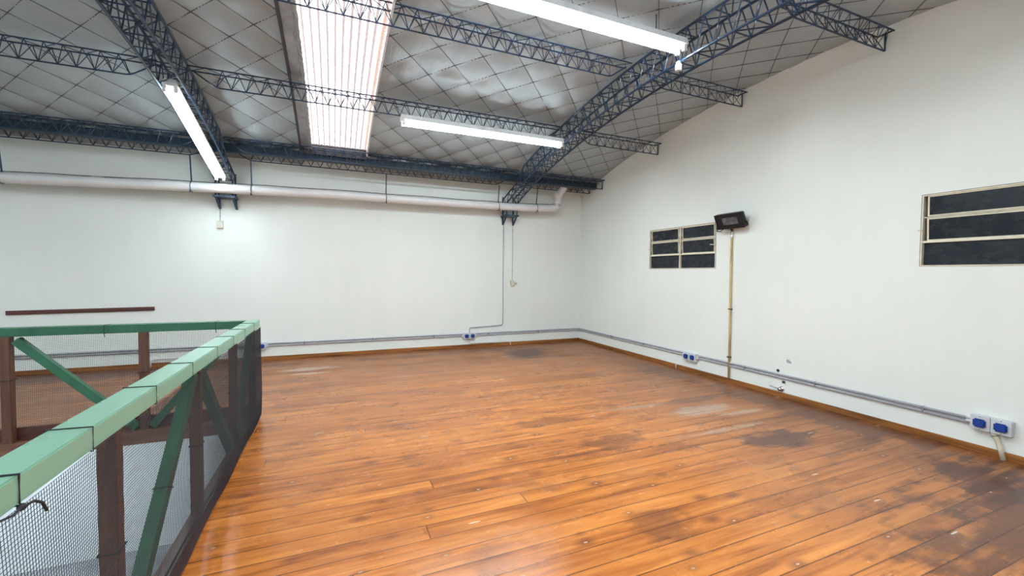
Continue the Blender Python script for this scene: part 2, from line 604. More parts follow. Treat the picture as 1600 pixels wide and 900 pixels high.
def foil_patch(bm, x0, x1, y0, y1, st=0.033):
    nx, ny = max(2, int((x1 - x0) / st)), max(2, int((y1 - y0) / st))
    g = [[bm.verts.new((x0 + (x1 - x0) * i / nx, y0 + (y1 - y0) * j / ny,
                        ceil_z(x0 + (x1 - x0) * i / nx, y0 + (y1 - y0) * j / ny))) for j in range(ny + 1)] for i in range(nx + 1)]
    for i in range(nx):
        for j in range(ny):
            bm.faces.new((g[i][j], g[i][j + 1], g[i + 1][j + 1], g[i + 1][j]))


bm = B()
foil_patch(bm, XL, SKX0, YB, -0.60)
foil_patch(bm, SKX1, 0.03, YB, -0.60)
ceiling = obj('ceiling', bm, M['foil'], smooth=True)
ceiling['kind'] = 'structure'
# the solid roof skin above the foil and the boxed eave
bm = B()
for x0, x1 in ((XL, SKX0), (SKX1, 0.16)):
    for a, b in zip(ys[:-1], ys[1:]):
        quad(bm, (x0, a, T(a) + 0.16), (x0, b, T(b) + 0.16), (x1, b, T(b) + 0.16), (x1, a, T(a) + 0.16))
quad(bm, (XL, -0.62, 3.37), (XL, 0.1, 3.37), (0.1, 0.1, 3.37), (0.1, -0.62, 3.37))
quad(bm, (XL, -0.60, 3.22), (XL, -0.60, 3.45), (0.1, -0.60, 3.45), (0.1, -0.60, 3.22))
obj('roof_sheet', bm, M['zinc'], ceiling)

# seams
bm = B()


def seam_runs(xa, xb, inv):
    """diagonal lines where u or v is a whole number"""
    for fam in (0, 1):
        for k in range(-60, 60):
            run = []
            steps = int((xb - xa) / 0.045)
            for i in range(steps + 1):
                x = xa + (xb - xa) * i / steps
                y = inv(x, k, fam)
                ok = YB < y < -0.64 and not (SKX0 - 0.001 < x < SKX1 + 0.001)
                if ok:
                    run.append((x, y, ceil_z(x, y) - 0.003))
                if (not ok or i == steps) and run:
                    if len(run) > 1:
                        tube(bm, run, 0.0038, 4, False)
                    run = []


def inv_main(x, k, fam):
    X = (x + 3.65) / 0.2475
    Y = 2 * k - X if fam == 0 else X - 2 * k
    return Y * 0.272 - 3.11


def inv_right(x, k, fam):
    X = (x + 1.014) / 0.23
    Y = 2 * k - X if fam == 0 else X - 2 * k
    return Y * 0.23 - 4.795


seam_runs(XL + 0.02, -1.72, inv_main)
seam_runs(-1.719, -0.005, inv_right)
obj('seam', bm, M['seam'], ceiling)

# ------------------------------------------------------------------ roof light
sky = thing('skylight', 'bright corrugated translucent roof light running up the arched ceiling', 'skylight', (-4.9, -0.8, 3.3))
bm = B()
nx = 96
yy = [YB + (SKY1 - YB) * j / 60 for j in range(61)]
g = []
for i in range(nx + 1):
    x = SKX0 + 0.01 + (SKX1 - SKX0 - 0.02) * i / nx
    g.append([bm.verts.new((x, y, T(y) + 0.105 + 0.011 * math.cos(2 * PI * (x + 5.24) / 0.0735))) for y in yy])
for i in range(nx):
    for j in range(60):
        bm.faces.new((g[i][j], g[i][j + 1], g[i + 1][j + 1], g[i + 1][j]))
obj('corrugated_sheet', bm, M['sky'], sky, True)


def along_arch(bm, x0, x1, z0, z1, y0=YB, y1=SKY1, n=50):
    """a strip of rectangular section that follows the arch"""
    pr = None
    for j in range(n + 1):
        y = y0 + (y1 - y0) * j / n
        r = [bm.verts.new(p) for p in ((x0, y, T(y) + z0), (x1, y, T(y) + z0), (x1, y, T(y) + z1), (x0, y, T(y) + z1))]
        if pr:
            for k in range(4):
                bm.faces.new((pr[k], pr[(k + 1) % 4], r[(k + 1) % 4], r[k]))
        else:
            bm.faces.new(r[::-1])
        pr = r
    bm.faces.new(pr)


bm = B()
along_arch(bm, -5.375, -5.275, 0.012, 0.020)
along_arch(bm, -5.275, -5.268, -0.002, 0.11)
obj('flashing', bm, M['zinc'], sky)
bm = B()
along_arch(bm, -5.397, -5.370, -0.012, 0.11)
obj('edge_trim', bm, M['darkmetal'], sky)
bm = B()
along_arch(bm, -4.450, -4.430, -0.006, 0.11)
o = obj('edge_trim', bm, M['white'], sky)
o['label'] = 'thin white right-hand edge'
# crumpled foil hem beside the flashing
bm = B()
rr = random.Random(3)
pv = None
for j in range(220):
    y = YB + (SKY1 - YB) * j / 219
    R = [bm.verts.new((x + rr.uniform(-.004, .004), y, T(y) + 0.012 + rr.uniform(-.008, .006)))
         for x in (-5.285, -5.265, -5.245, -5.225)]
    if pv:
        for k in range(3):
            bm.faces.new((pv[k], pv[k + 1], R[k + 1], R[k]))
    pv = R
obj('foil_hem', bm, M['foil'], sky)
bm = B()
box(bm, (-5.40, -0.745, T(-0.74) - 0.05), (-4.43, -0.725, T(-0.74) + 0.10))
obj('end_plate', bm, M['darkmetal'], sky)

# ------------------------------------------------------------------ steel roof structure
RC, RL = 0.0135, 0.0066


def tt(y):                      # top chord of the arched trusses
    z = T(y) - 0.012
    if y > -1.0:
        z -= 0.16 * min(1, (y + 1.0) / 0.3)
    return z


def tb(y):
    return 3.52 - 0.034 * (y + 4.65) ** 2 - (0.04 * (y + 1.2) if y > -1.2 else 0)


def make_truss(xa, xb, label):
    r = thing('roof_truss', label, 'roof truss', ((xa + xb) / 2, -0.1, 2.55), 'arched lattice trusses')
    y0, y1 = -0.03, YB + 0.02
    N = 46
    Y = [y0 + (y1 - y0) * i / N for i in range(N + 1)]
    Y = [y if tb(y) else y for y in Y]
    ybot = [y for y in Y if y < -0.22]
    for x in (xa, xb):
        bm = B()
        tube(bm, [(x, y, tt(y)) for y in Y], RC, 6)
        obj('chord', bm, M['steel'], r)
        bm = B()
        tube(bm, [(x, -0.24, 2.60), (x, -0.235, 2.78)] + [(x, y, tb(y)) for y in ybot], RC, 6)
        obj('chord', bm, M['steel'], r)
    # zigzag lacing on the four faces
    st = 0.2
    n = int((y0 - y1 - 0.3) / st)
    nodes = [-0.26 - st * i for i in range(n)]
    for x in (xa, xb):
        bm = B()
        for i, y in enumerate(nodes):
            ya, yb_ = y, y - st / 2
            yc = y - st
            tube(bm, [(x, ya, tb(ya)), (x, yb_, tt(yb_))], RL, 5, False)
            tube(bm, [(x, yb_, tt(yb_)), (x, yc, tb(yc))], RL, 5, False)
        tube(bm, [(x, -0.04, 2.95), (x, -0.24, 2.80)], RL, 5)
        tube(bm, [(x, -0.04, 2.62), (x, -0.24, 2.80)], RL, 5)
        tube(bm, [(x, -0.04, 2.60), (x, -0.04, 2.97)], RC, 6)
        obj('side_lacing', bm, M['steel'], r)
    for nm, fz in (('top_lacing', tt), ('bottom_lacing', tb)):
        bm = B()
        for i, y in enumerate(nodes):
            if fz is tb or True:
                a, b = (xa, xb) if i % 2 else (xb, xa)
                tube(bm, [(a, y, fz(y)), (b, y - st, fz(y - st))], RL, 5, False)
                tube(bm, [(xa, y, fz(y)), (xb, y, fz(y))], RL, 5, False)
        obj(nm, bm, M['steel'], r)
    # wall bracket: plate and two folded gussets
    bm = B()
    box(bm, (xa - 0.035, -0.27, 2.572), (xb + 0.035, 0, 2.60))
    obj('bracket_plate', bm, M['steel'], r)
    for x in (xa, xb):
        bm = B()
        bar(bm, (x, -0.23, 2.575), (x + 0.01, -0.03, 2.43), 0.03, 0.012)
        bar(bm, (x, -0.02, 2.575), (x + 0.01, -0.02, 2.42), 0.03, 0.012, (0, 1, 0))
        obj('gusset', bm, M['steel'], r)
    return r


TR = [(-6.57, -6.35), (-1.83, -1.61)]
make_truss(*TR[0], 'arched blue lattice truss above the stairwell railing, with a lamp under it')
make_truss(*TR[1], 'arched blue lattice truss nearest the right wall')

BAYS = [(XL, -6.585), (-6.335, -1.845), (-1.595, -0.002)]
BAYN = ['left bay over the railing', 'middle bay between the trusses', 'short bay touching the right wall']


def make_purlin(xa, xb, y, zt, label, group, w=0.065, h=0.165, gut=False):
    r = thing('lattice_purlin', label, 'purlin', ((xa + xb) / 2, y, zt - h), group)
    rc, rl = 0.008, 0.0042
    for s in (-1, 1):
        bm = B()
        tube(bm, [(xa, y + s * w, zt), (xb, y + s * w, zt)], rc, 6)
        obj('top_chord', bm, M['steel'], r)
    e = 0.24
    l_ = xa + e if xa > XL + 1 else xa
    r_ = xb - e if xb < -1 else xb - 0.02
    pts = []
    if l_ > xa:
        pts.append((xa + 0.03, y, zt - 0.02))
    pts += [(l_, y, zt - h), (r_, y, zt - h)]
    if xb < -1:
        pts.append((xb - 0.03, y, zt - 0.02))
    bm = B()
    tube(bm, bend(pts, 0.05), rc, 6)
    obj('bottom_chord', bm, M['steel'], r)
    st = 0.135
    n = int((r_ - l_) / st)
    st = (r_ - l_) / n
    for s in (-1, 1):
        bm = B()
        for i in range(n):
            x = l_ + i * st
            tube(bm, [(x, y, zt - h), (x + st / 2, y + s * w, zt)], rl, 4, False)
            tube(bm, [(x + st / 2, y + s * w, zt), (x + st, y, zt - h)], rl, 4, False)
        obj('side_lacing', bm, M['steel'], r)
    bm = B()
    n = int((xb - xa) / 0.15)
    for i in range(n):
        x = xa + (xb - xa) * i / n
        x2 = xa + (xb - xa) * (i + 1) / n
        a, b = (-1, 1) if i % 2 else (1, -1)
        tube(bm, [(x, y + a * w, zt), (x2, y + b * w, zt)], rl, 4, False)
    if xb > -0.1:
        tube(bm, [(xb - 0.01, y, zt - h), (xb - 0.01, y, zt)], rc, 5)
        tube(bm, [(xb - 0.01, y - w, zt), (xb - 0.01, y + w, zt)], rc, 5)
    obj('top_lacing', bm, M['steel'], r)
    return r


for y, zt, nm in ((-0.81, 3.310, 'lowest purlin, before the eave gutter'), (-2.36, 3.595, 'second purlin from the back wall'),
                  (-3.90, 3.822, 'third purlin from the back wall'), (-5.45, 3.800, 'fourth purlin from the back wall')):
    for (xa, xb), bn in zip(BAYS, BAYN):
        make_purlin(xa, xb, y, zt, 'blue ' + nm + ', ' + bn, 'lattice purlins under the ceiling')
for (xa, xb), bn in zip(BAYS, ('left of the truss over the railing', 'between the two arched trusses', 'beside the right wall')):
    make_purlin(xa, xb, -0.36, 3.275, 'blue lattice girder behind the eave gutter, ' + bn, 'eave girders', 0.04, 0.14)

bm = B()
for (y0, y1, z0, z1) in ((-0.69, -0.685, 3.165, 3.275), (-0.69, -0.58, 3.165, 3.171), (-0.585, -0.58, 3.165, 3.275), (-0.71, -0.685, 3.269, 3.275)):
    box(bm, (XL + .01, y0, z0), (-0.06, y1, z1))
gut = obj('gutter', bm, M['gutter'])
tag(gut, 'dark blue steel box gutter along the eave above the drain pipe', 'gutter')

# ------------------------------------------------------------------ drain pipe with straps
dp = thing('drain_pipe', 'pinkish white plastic drain pipe along the back wall', 'pipe', (-6, -0.3, 2.65))
cl = [(-12.95, -0.3, 2.54), (-8.85, -0.3, 2.625), (-6.85, -0.3, 2.685), (-5.1, -0.3, 2.722), (-2.0, -0.3, 2.740), (-1.02, -0.3, 2.765)]


def pz(x):
    for a, b in zip(cl[:-1], cl[1:]):
        if a[0] <= x <= b[0]:
            return a[2] + (b[2] - a[2]) * (x - a[0]) / (b[0] - a[0])
    return 2.77


bm = B()
run = cl + [(-0.735, -0.30, 2.80), (-0.72, -0.42, 3.08), (-0.72, -0.56, 3.15)]
tube(bm, cl[:-1] + bend([(-1.2, -0.3, 2.76), (-0.745, -0.3, 2.79), (-0.735, -0.32, 3.06), (-0.73, -0.52, 3.150), (-0.73, -0.56, 3.164)], 0.22, 9), 0.071, 20)
obj('pipe_run', bm, M['pvc'], dp, True)
for xx in (-10.5, -7.9, -4.7, -1.5):
    bm = B()
    tube(bm, [(xx - 0.06, -0.3, pz(xx)), (xx + 0.06, -0.3, pz(xx))], 0.0755, 20)
    obj('coupling', bm, M['pvc'], dp, False)
bm = B()
tube(bm, [(-0.735, -0.325, 2.99), (-0.735, -0.345, 3.09)], 0.078, 20)
obj('coupling', bm, M['pvc'], dp)
for xx in (-10.9, -8.85, -6.85, -6.09, -4.10, -2.03, -1.22):
    bm = B()
    zc = pz(xx)
    bar(bm, (xx, -0.3, zc + 0.072), (xx, -0.36, 3.13), 0.018, 0.006, (0, 1, 0))
    arc = [(xx, -0.3 + 0.079 * math.sin(a), zc + 0.079 * math.cos(a)) for a in [2 * PI * k / 16 for k in range(17)]]
    tube(bm, arc, 0.0055, 5)
    tube(bm, [(xx, -0.36, zc - 0.05), (xx, -0.40, zc - 0.09)], 0.007, 5)
    obj('hanger_strap', bm, M['steel'], dp)
bm = B()
pts = [(x, -0.315, pz(x) + 0.078 + 0.004 * math.sin(x * 5)) for x in [-12.9 + i * 0.25 for i in range(49)]]
tube(bm, pts + [(-0.72, -0.33, 2.90), (-0.70, -0.30, 3.0)], 0.0055, 5)
o = obj('cable', bm, M['black'])
tag(o, 'thin black cable lying along the top of the drain pipe', 'cable')

# ------------------------------------------------------------------ fluorescent battens
def batten(name, label, p, q, group='fluorescent ceiling lamps', power=1.0):
    """body from p to q (top of body), two lit tubes hung beneath"""
    p, q = Vector(p), Vector(q)
    r = thing(name, label, 'lamp', (p + q) / 2, group)
    d = (q - p).normalized()
    side = d.cross(Vector((0, 0, 1))).normalized()
    dn = -side.cross(d).normalized()
    if dn.z > 0:
        dn = -dn
    bm = B()
    # trapezoid housing
    sec = [(-0.05, 0.0), (0.05, 0.0), (0.068, 0.063), (0.03, 0.073), (-0.03, 0.073), (-0.068, 0.063)]
    rings = []
    for c in (p, q):
        rings.append([bm.verts.new(c + side * a + dn * b) for a, b in sec])
    n = len(sec)
    for k in range(n):
        bm.faces.new((rings[0][k], rings[0][(k + 1) % n], rings[1][(k + 1) % n], rings[1][k]))
    bm.faces.new(rings[0][::-1])
    bm.faces.new(rings[1])
    obj('housing', bm, M['white'], r)
    ld = bpy.data.lights.new('lamp_light', 'AREA')
    ld.shape = 'RECTANGLE'
    ld.size = (q - p).length - 0.1
    ld.size_y = 0.085
    ld.energy = LAMP_W * power
    ld.color = TUBE_C[:3]
    lo = bpy.data.objects.new('lamp_light', ld)
    COL.objects.link(lo)
    mm = Matrix((d, (-dn).cross(d), -dn)).transposed().to_4x4()
    mm.translation = (p + q) / 2 + dn * 0.0755
    lo.parent = r
    lo.matrix_parent_inverse = Matrix.Translation(r.location).inverted()
    lo.matrix_basis = mm
    for s in (-1, 1):
        a = p + side * s * 0.046 + dn * 0.098
        b = q + side * s * 0.046 + dn * 0.098
        bm = B()
        tube(bm, [a + d * 0.045, b - d * 0.045], 0.0135, 12)
        obj('tube', bm, M['tube'], r, True)
        for e, sg in ((a, 1), (b, -1)):
            bm = B()
            tube(bm, [e + d * sg * 0.045, e + d * sg * 0.052], 0.0145, 12)
            bar(bm, e + d * sg * 0.012, e + d * sg * 0.045, 0.03, 0.05, dn)
            obj('lamp_holder', bm, M['white'], r)
    return r


L1 = batten('fluorescent_lamp', 'twin tube fluorescent lamp slung lengthwise under the truss above the railing',
            (-6.46, -2.50, 3.40), (-6.46, -0.42, 2.890), power=0.5)
L2 = batten('fluorescent_lamp', 'twin tube fluorescent lamp right of the roof light, both tubes seen apart',
            (-4.15, -2.40, 3.424), (-1.84, -2.40, 3.428))
L3 = batten('fluorescent_lamp', 'fluorescent lamp high at the top edge, ending at the right-hand truss',
            (-4.20, -4.75, 3.675), (-1.87, -4.75, 3.675))
for x in (-3.9, -2.2):
    bm = B()
    tube(bm, [(x, -4.75, 3.67), (x, -4.75, T(-4.75) + 0.02)], 0.005, 6)
    obj('hanger_rod', bm, M['steel'], L3)
# fill lamps added out of view and under the upper floor to brighten walls
batten('fluorescent_lamp', 'unseen fluorescent lamp added on the ceiling behind the viewpoint, over the timber floor',
       (-5.2, -8.6, T(-8.6) - 0.06), (-2.9, -8.6, T(-8.6) - 0.06), power=0.6)
batten('fluorescent_lamp', 'unseen fluorescent lamp added over the stairwell opening',
       (-9.2, -6.0, T(-6.0) - 0.27), (-9.2, -3.8, T(-3.8) - 0.27), power=1.2)
batten('fluorescent_lamp', 'unseen fluorescent lamp added on the ceiling above the viewpoint, over the timber floor',
       (-3.6, -6.6, T(-6.6) - 0.06), (-1.3, -6.6, T(-6.6) - 0.06), power=0.45)
batten('fluorescent_lamp', 'unseen fluorescent lamp added near the back wall, left of the picture',
       (-10.8, -4.3, T(-4.3) - 0.27), (-10.8, -2.1, T(-2.1) - 0.27), power=1.2)
batten('fluorescent_lamp', 'unseen fluorescent lamp added on the ceiling behind the stairwell opening',
       (-9.2, -8.3, T(-8.3) - 0.06), (-6.9, -8.3, T(-8.3) - 0.06))
batten('fluorescent_lamp', 'second unseen fluorescent lamp added under the upper floor, further left',
       (-12.4, -1.5, -0.12), (-10.1, -1.5, -0.12), power=0.5)
batten('fluorescent_lamp', 'unseen fluorescent lamp added under the upper floor to light the lower storey wall',
       (-9.5, -1.5, -0.12), (-7.2, -1.5, -0.12))

# spiral bulb beside the top lamp
cf = thing('spiral_bulb', 'small white spiral bulb hanging by the end of the top lamp', 'bulb', (-1.835, -4.66, 3.46))
bm = B()
tube(bm, [(-1.835, -4.66, 3.525), (-1.835, -4.66, 3.50)], 0.022, 12)
obj('bulb_base', bm, M['white'], cf)
bm = B()
pts = [(-1.835 + 0.026 * math.cos(a) * (1.0 if 0.1 else 1), -4.66 + 0.026 * math.sin(a), 3.50 - 0.006 * a / PI * 1.0) for a in [k * PI / 6 for k in range(60)]]
tube(bm, pts, 0.0075, 7)
obj('spiral_tube', bm, M['white'], cf, True)

# ------------------------------------------------------------------ wall conduits and sockets
for z, mt, nm in ((0.272, 'conduit', 'upper'), (0.236, 'conduit', 'lower')):
    bm = B()
    tube(bm, bend([(XL + .01, -0.014, z), (-0.014, -0.014, z), (-0.014, -6.17, z)], 0.06, 6), 0.012, 8)
    o = obj('conduit', bm, M[mt], smooth=True)
    tag(o, f'{nm} of the two grey conduits running low along both walls', 'conduit')
bm = B()
for x in [-12 + i * 1.1 for i in range(11)]:
    if not -6.3 < x < -5.9 and not -2.7 < x < -2.3:
        bar(bm, (x, -0.004, 0.222), (x, -0.004, 0.284), 0.018, 0.006, (0, 1, 0))
        bar(bm, (x, -0.026, 0.226), (x, -0.026, 0.280), 0.016, 0.003, (0, 1, 0))
for y in (-1.2, -2.1, -4.05, -4.92, -5.85):
    bar(bm, (-0.026, y, 0.226), (-0.026, y, 0.280), 0.016, 0.003, (1, 0, 0))
    bar(bm, (-0.004, y, 0.222), (-0.004, y, 0.284), 0.018, 0.006, (1, 0, 0))
o = obj('conduit_clip', bm, M['conduit_dark'])
o.parent = bpy.data.objects['conduit']
o['kind'] = 'stuff'


def socket(cen, axis, label):
    """twin box with two blue covers; axis 'x' = on the back wall, 'y' = on the right wall"""
    r = thing('power_socket', label, 'power socket', cen, 'twin blue power sockets')
    cx, cy, cz = cen
    w, h, d = 0.24, 0.125, 0.05

    def P(a, dep, z):
        return (cx + a, -dep, z) if axis == 'x' else (-dep, cy - a, z)

    def bx(bm, a0, a1, d0, d1, z0, z1, bev):
        p, q = P(a0, d0, z0), P(a1, d1, z1)
        box(bm, [min(p[i], q[i]) for i in range(3)], [max(p[i], q[i]) for i in range(3)], bev)
    bm = B()
    bx(bm, -w / 2, w / 2, 0, d - 0.012, cz - h / 2, cz + h / 2, 0.006)
    obj('housing', bm, M['box'], r)
    for s in (-1, 1):
        bm = B()
        c = s * w / 4
        bx(bm, c - w / 4 + .002, c + w / 4 - .002, d - 0.013, d, cz - h / 2 + .002, cz + h / 2 - .002, 0.004)
        f = obj('faceplate', bm, M['box'], r)
        bm = B()
        bx(bm, c - 0.038, c + 0.038, d - 0.004, d + 0.022, cz - 0.034, cz + 0.034, 0.010)
        obj('blue_cover', bm, M['blue'], f)
        bm = B()
        for zz in (-0.052, 0.052):
            p = Vector(P(c + 0.0, d - 0.002, cz + zz))
            q = Vector(P(c + 0.0, d + 0.002, cz + zz))
            tube(bm, [p, q], 0.004, 8)
        obj('screw', bm, M['conduit_dark'], f)
    bm = B()
    for s in ((-1,) if cy < -6 else (-1, 1)):
        tube(bm, [P(s * w / 2, 0.018, cz + 0.02), P(s * (w / 2 + 0.03), 0.018, cz + 0.02)], 0.014, 8)
        tube(bm, [P(s * w / 2, 0.018, cz - 0.008), P(s * (w / 2 + 0.03), 0.018, cz - 0.008)], 0.014, 8)
    obj('gland', bm, M['box'], r)
    return r


socket((-2.505, 0, 0.232), 'x', 'twin power socket on the back wall, fed by a conduit from above')
socket((-6.075, 0, 0.240), 'x', 'twin power socket on the back wall, half hidden by the railing corner')
socket((0, -3.15, 0.232), 'y', 'twin power socket on the right wall beneath the small window')
socket((0, -6.285, 0.258), 'y', 'twin power socket near the right edge, largest in view')
bm = B()
tube(bm, bend([(-2.50, -0.014, 0.29), (-2.50, -0.014, 0.39), (-1.80, -0.014, 0.415), (-1.80, -0.014, 2.57)], 0.06), 0.0095, 8)
o = obj('conduit', bm, M['conduit'], smooth=True)
tag(o, 'grey conduit rising from the back wall socket to the truss bracket', 'conduit')
bm = B()
tube(bm, bend([(-2.50, -0.012, 0.175), (-2.50, -0.012, 0.085), (-1.64, -0.024, 0.075), (-1.635, -0.035, 0.0)], 0.05), 0.007, 8)
o = obj('cable', bm, M['pvc'], smooth=True)
tag(o, 'white cable hooking along the skirting under the back wall socket', 'cable')
bm = B()
tube(bm, bend([(-6.9, -0.03, 0.125), (-7.45, -0.03, 0.125), (-7.46, -0.035, 0.0)], 0.05), 0.011, 8)
o = obj('pipe_elbow', bm, M['pvc'], smooth=True)
tag(o, 'short white bent pipe on the back wall behind the railing', 'pipe')
bm = B()
tube(bm, [(-6.3, -0.03, 0.0), (-6.3, -0.03, 0.0)], 0.001, 4) if False else None
tube(bm, bend([(-0.028, -2.87, 0.0), (-0.028, -2.87, 0.06), (-0.005, -2.87, 0.062)], 0.02), 0.007, 8)
o = obj('pipe_stub', bm, M['pvc'], smooth=True)
tag(o, 'tiny white pipe stub against the right skirting', 'pipe')
bm = B()
tube(bm, bend([(-0.02, -6.30, 0.20), (-0.02, -6.33, 0.12), (-0.03, -6.36, 0.0)], 0.03), 0.017, 10)
tube(bm, [(-0.02, -6.30, 0.2), (-0.02, -6.305, 0.175)], 0.022, 10)
o = obj('cable', bm, M['ivory'], smooth=True)
tag(o, 'thick cream cable dropping from the largest socket to the floor', 'cable')

# pull switches hung from the truss brackets
def pull_switch(x, ztop, zc, label, tilt, lab2):
    bm = B()
    tube(bm, [(x, -0.008, ztop), (x + 0.004, -0.008, (ztop + zc) / 2), (x, -0.008, zc + 0.05)], 0.006, 6)
    for z in (zc + 0.24, ztop - 0.12):
        box(bm, (x - 0.01, -0.018, z - 0.01), (x + 0.01, 0, z + 0.01), 0.002)
    tag(obj('cable', bm, M['conduit'], smooth=False), lab2, 'cable')
    r = thing('light_switch', label, 'switch', (x, 0, zc), 'wall light switches')
    bm = B()
    box(bm, (x - 0.042, -0.035, zc - 0.06), (x + 0.042, 0, zc + 0.06), 0.006)
    bmesh.ops.rotate(bm, verts=bm.verts, cent=(x, 0, zc), matrix=Matrix.Rotation(tilt, 3, 'Y'))
    obj('switch_box', bm, M['ivory'], r)
    bm = B()
    box(bm, (x - 0.02, -0.044, zc - 0.025), (x + 0.02, -0.034, zc + 0.025), 0.004)
    bmesh.ops.rotate(bm, verts=bm.verts, cent=(x, 0, zc), matrix=Matrix.Rotation(tilt, 3, 'Y'))
    obj('rocker', bm, M['box'], r)
    return r


pull_switch(-6.565, 2.43, 2.178, 'cream light switch high on the wall under the left truss bracket', 0, 'short grey cable between the left truss bracket and its switch')
sw = pull_switch(-1.60, 2.43, 1.262, 'cream light switch with plug, hanging halfway down the back wall', math.radians(-7), 'long thin grey cable down the back wall to the hanging switch')
bm = B()
tube(bm, [(-1.56, -0.02, 1.262), (-1.505, -0.02, 1.262)], [0.026, 0.017], 10)
obj('plug', bm, M['ivory'], sw)

# wooden strip
bm = B()
box(bm, (-9.004, -0.022, 0.832), (-7.404, 0, 0.888), 0.003)
bmesh.ops.rotate(bm, verts=bm.verts, cent=(-9.0, 0, 0.86), matrix=Matrix.Rotation(math.radians(-0.8), 3, 'Y'))
o = obj('wooden_strip', bm, M['strip'])
tag(o, 'long dark red wooden strip fixed to the back wall above the railing', 'wooden strip')

# ------------------------------------------------------------------ right wall fittings
gp = thing('gas_pipe', 'thin worn yellow pipe with a valve, upright on the right wall', 'pipe', (0, -3.81, 0.06))
bm = B()
tube(bm, [(-0.018, -3.815, 0.065), (-0.018, -3.812, 0.8), (-0.018, -3.805, 1.35), (-0.018, -3.803, 1.97)], 0.0145, 10)
obj('pipe_run', bm, M['yellow'], gp, True)
bm = B()
tube(bm, [(-0.018, -3.803, 1.965), (-0.018, -3.803, 2.00)], 0.019, 8)
tube(bm, [(-0.018, -3.803, 2.00), (-0.018, -3.803, 2.04), (-0.018, -3.803, 2.075)], [0.02, 0.027, 0.02], 10)
tube(bm, [(0, -3.795, 2.045), (-0.055, -3.795, 2.045)], 0.02, 10)
bar(bm, (-0.05, -3.79, 2.05), (-0.055, -3.66, 2.035), 0.018, 0.006)
obj('valve', bm, M['chrome'], gp)
bm = B()
for z in (1.0, 0.35):
    box(bm, (-0.036, -3.835, z - 0.008), (0, -3.787, z + 0.008), 0.002)
obj('pipe_clip', bm, M['rust'], gp)

fl = thing('floodlight', 'black rectangular floodlight mounted askew beside the small window', 'floodlight', (-0.1, -3.76, 2.19))
Mx = Matrix.Translation((-0.115, -3.862, 2.177)) @ Matrix.Rotation(math.radians(-23), 4, 'Y')


def fbox(lo, hi, bev=0.0):
    bm = B()
    box(bm, lo, hi, bev)
    bmesh.ops.transform(bm, matrix=Mx, verts=bm.verts)
    return bm


bm = fbox((-0.03, -0.205, -0.10), (0.03, 0.205, 0.10), 0.010)
obj('housing', bm, M['black'], fl)
bm = B()
for (a, b, c, d) in ((-0.207, 0.207, 0.088, 0.102), (-0.207, 0.207, -0.102, -0.088), (-0.207, -0.19, -0.102, 0.102), (0.19, 0.207, -0.102, 0.102)):
    box(bm, (-0.036, a, c), (-0.029, b, d))
bmesh.ops.transform(bm, matrix=Mx, verts=bm.verts)
obj('bezel', bm, M['black'], fl)
bm = fbox((-0.034, -0.125, -0.045), (-0.029, 0.10, 0.05), 0.001)
obj('lens', bm, M['lens'], fl)
bm = B()
for i in range(9):
    box(bm, (0.03, -0.16 + i * 0.04, -0.08), (0.05, -0.154 + i * 0.04, 0.06))
bmesh.ops.transform(bm, matrix=Mx, verts=bm.verts)
obj('cooling_fins', bm, M['black'], fl)
bm = B()
bar(bm, (-0.10, -3.650, 2.15), (-0.035, -3.68, 2.105), 0.03, 0.005)
bar(bm, (-0.10, -4.075, 2.15), (-0.035, -4.045, 2.105), 0.03, 0.005)
bar(bm, (-0.035, -3.68, 2.105), (-0.035, -4.045, 2.105), 0.005, 0.03)
bar(bm, (-0.035, -3.86, 2.105), (0.0, -3.86, 2.115), 0.05, 0.03)
obj('bracket', bm, M['black'], fl)
bm = B()
tube(bm, [(-0.09, -3.655, 2.19), (-0.07, -3.61, 2.19), (-0.02, -3.565, 2.185), (-0.012, -3.555, 2.11), (-0.012, -3.565, 2.065), (-0.03, -3.63, 2.055), (-0.06, -3.70, 2.075), (-0.07, -3.76, 2.095)], 0.006, 6)
obj('power_lead', bm, M['black'], fl, True)

tp = thing('water_tap', 'small chrome tap low on the right wall just above the skirting', 'tap', (0, -4.53, 0.1))
bm = B()
tube(bm, [(0, -4.535, 0.10), (-0.008, -4.535, 0.10)], 0.03, 14)
tube(bm, [(-0.008, -4.535, 0.10), (-0.05, -4.535, 0.10)], [0.014, 0.02], 10)
obj('tap_body', bm, M['chrome'], tp, True)
bm = B()
bar(bm, (-0.045, -4.53, 0.108), (-0.05, -4.42, 0.118), 0.016, 0.007)
obj('lever', bm, M['chrome'], tp)
bm = B()
tube(bm, [(-0.002, -4.485, 0.312), (-0.007, -4.485, 0.312)], 0.017, 12)
o = obj('wall_plug', bm, M['black'])
tag(o, 'round black hole plug on the right wall above the tap', 'plug')
bm = B()
box(bm, (-0.018, -4.575, 0.175), (0, -4.545, 0.203), 0.003)
o = obj('cover_plate', bm, M['rust'])
tag(o, 'small square brown cover plate between conduits and tap', 'plate')
bm = B()
tube(bm, [(0, -4.60, 0.447), (-0.004, -4.60, 0.447)], [0.022, 0.018], 9)
tube(bm, [(0, -4.625, 0.437), (-0.004, -4.625, 0.437)], [0.016, 0.012], 9)
o = obj('filler_patch', bm, M['conduit'])
tag(o, 'small rough grey filler patch on the wall above the black plug', 'patch')


# windows: three rows, two columns, upper rows are tilting sashes
def frame_rect(bm, x0, x1, y0, y1, z0, z1, w):
    box(bm, (x0, y0, z0), (x1, y0 + w, z1))
    box(bm, (x0, y1 - w, z0), (x1, y1, z1))
    box(bm, (x0, y0 + w, z0), (x1, y1 - w, z0 + w))
    box(bm, (x0, y0 + w, z1 - w), (x1, y1 - w, z1))


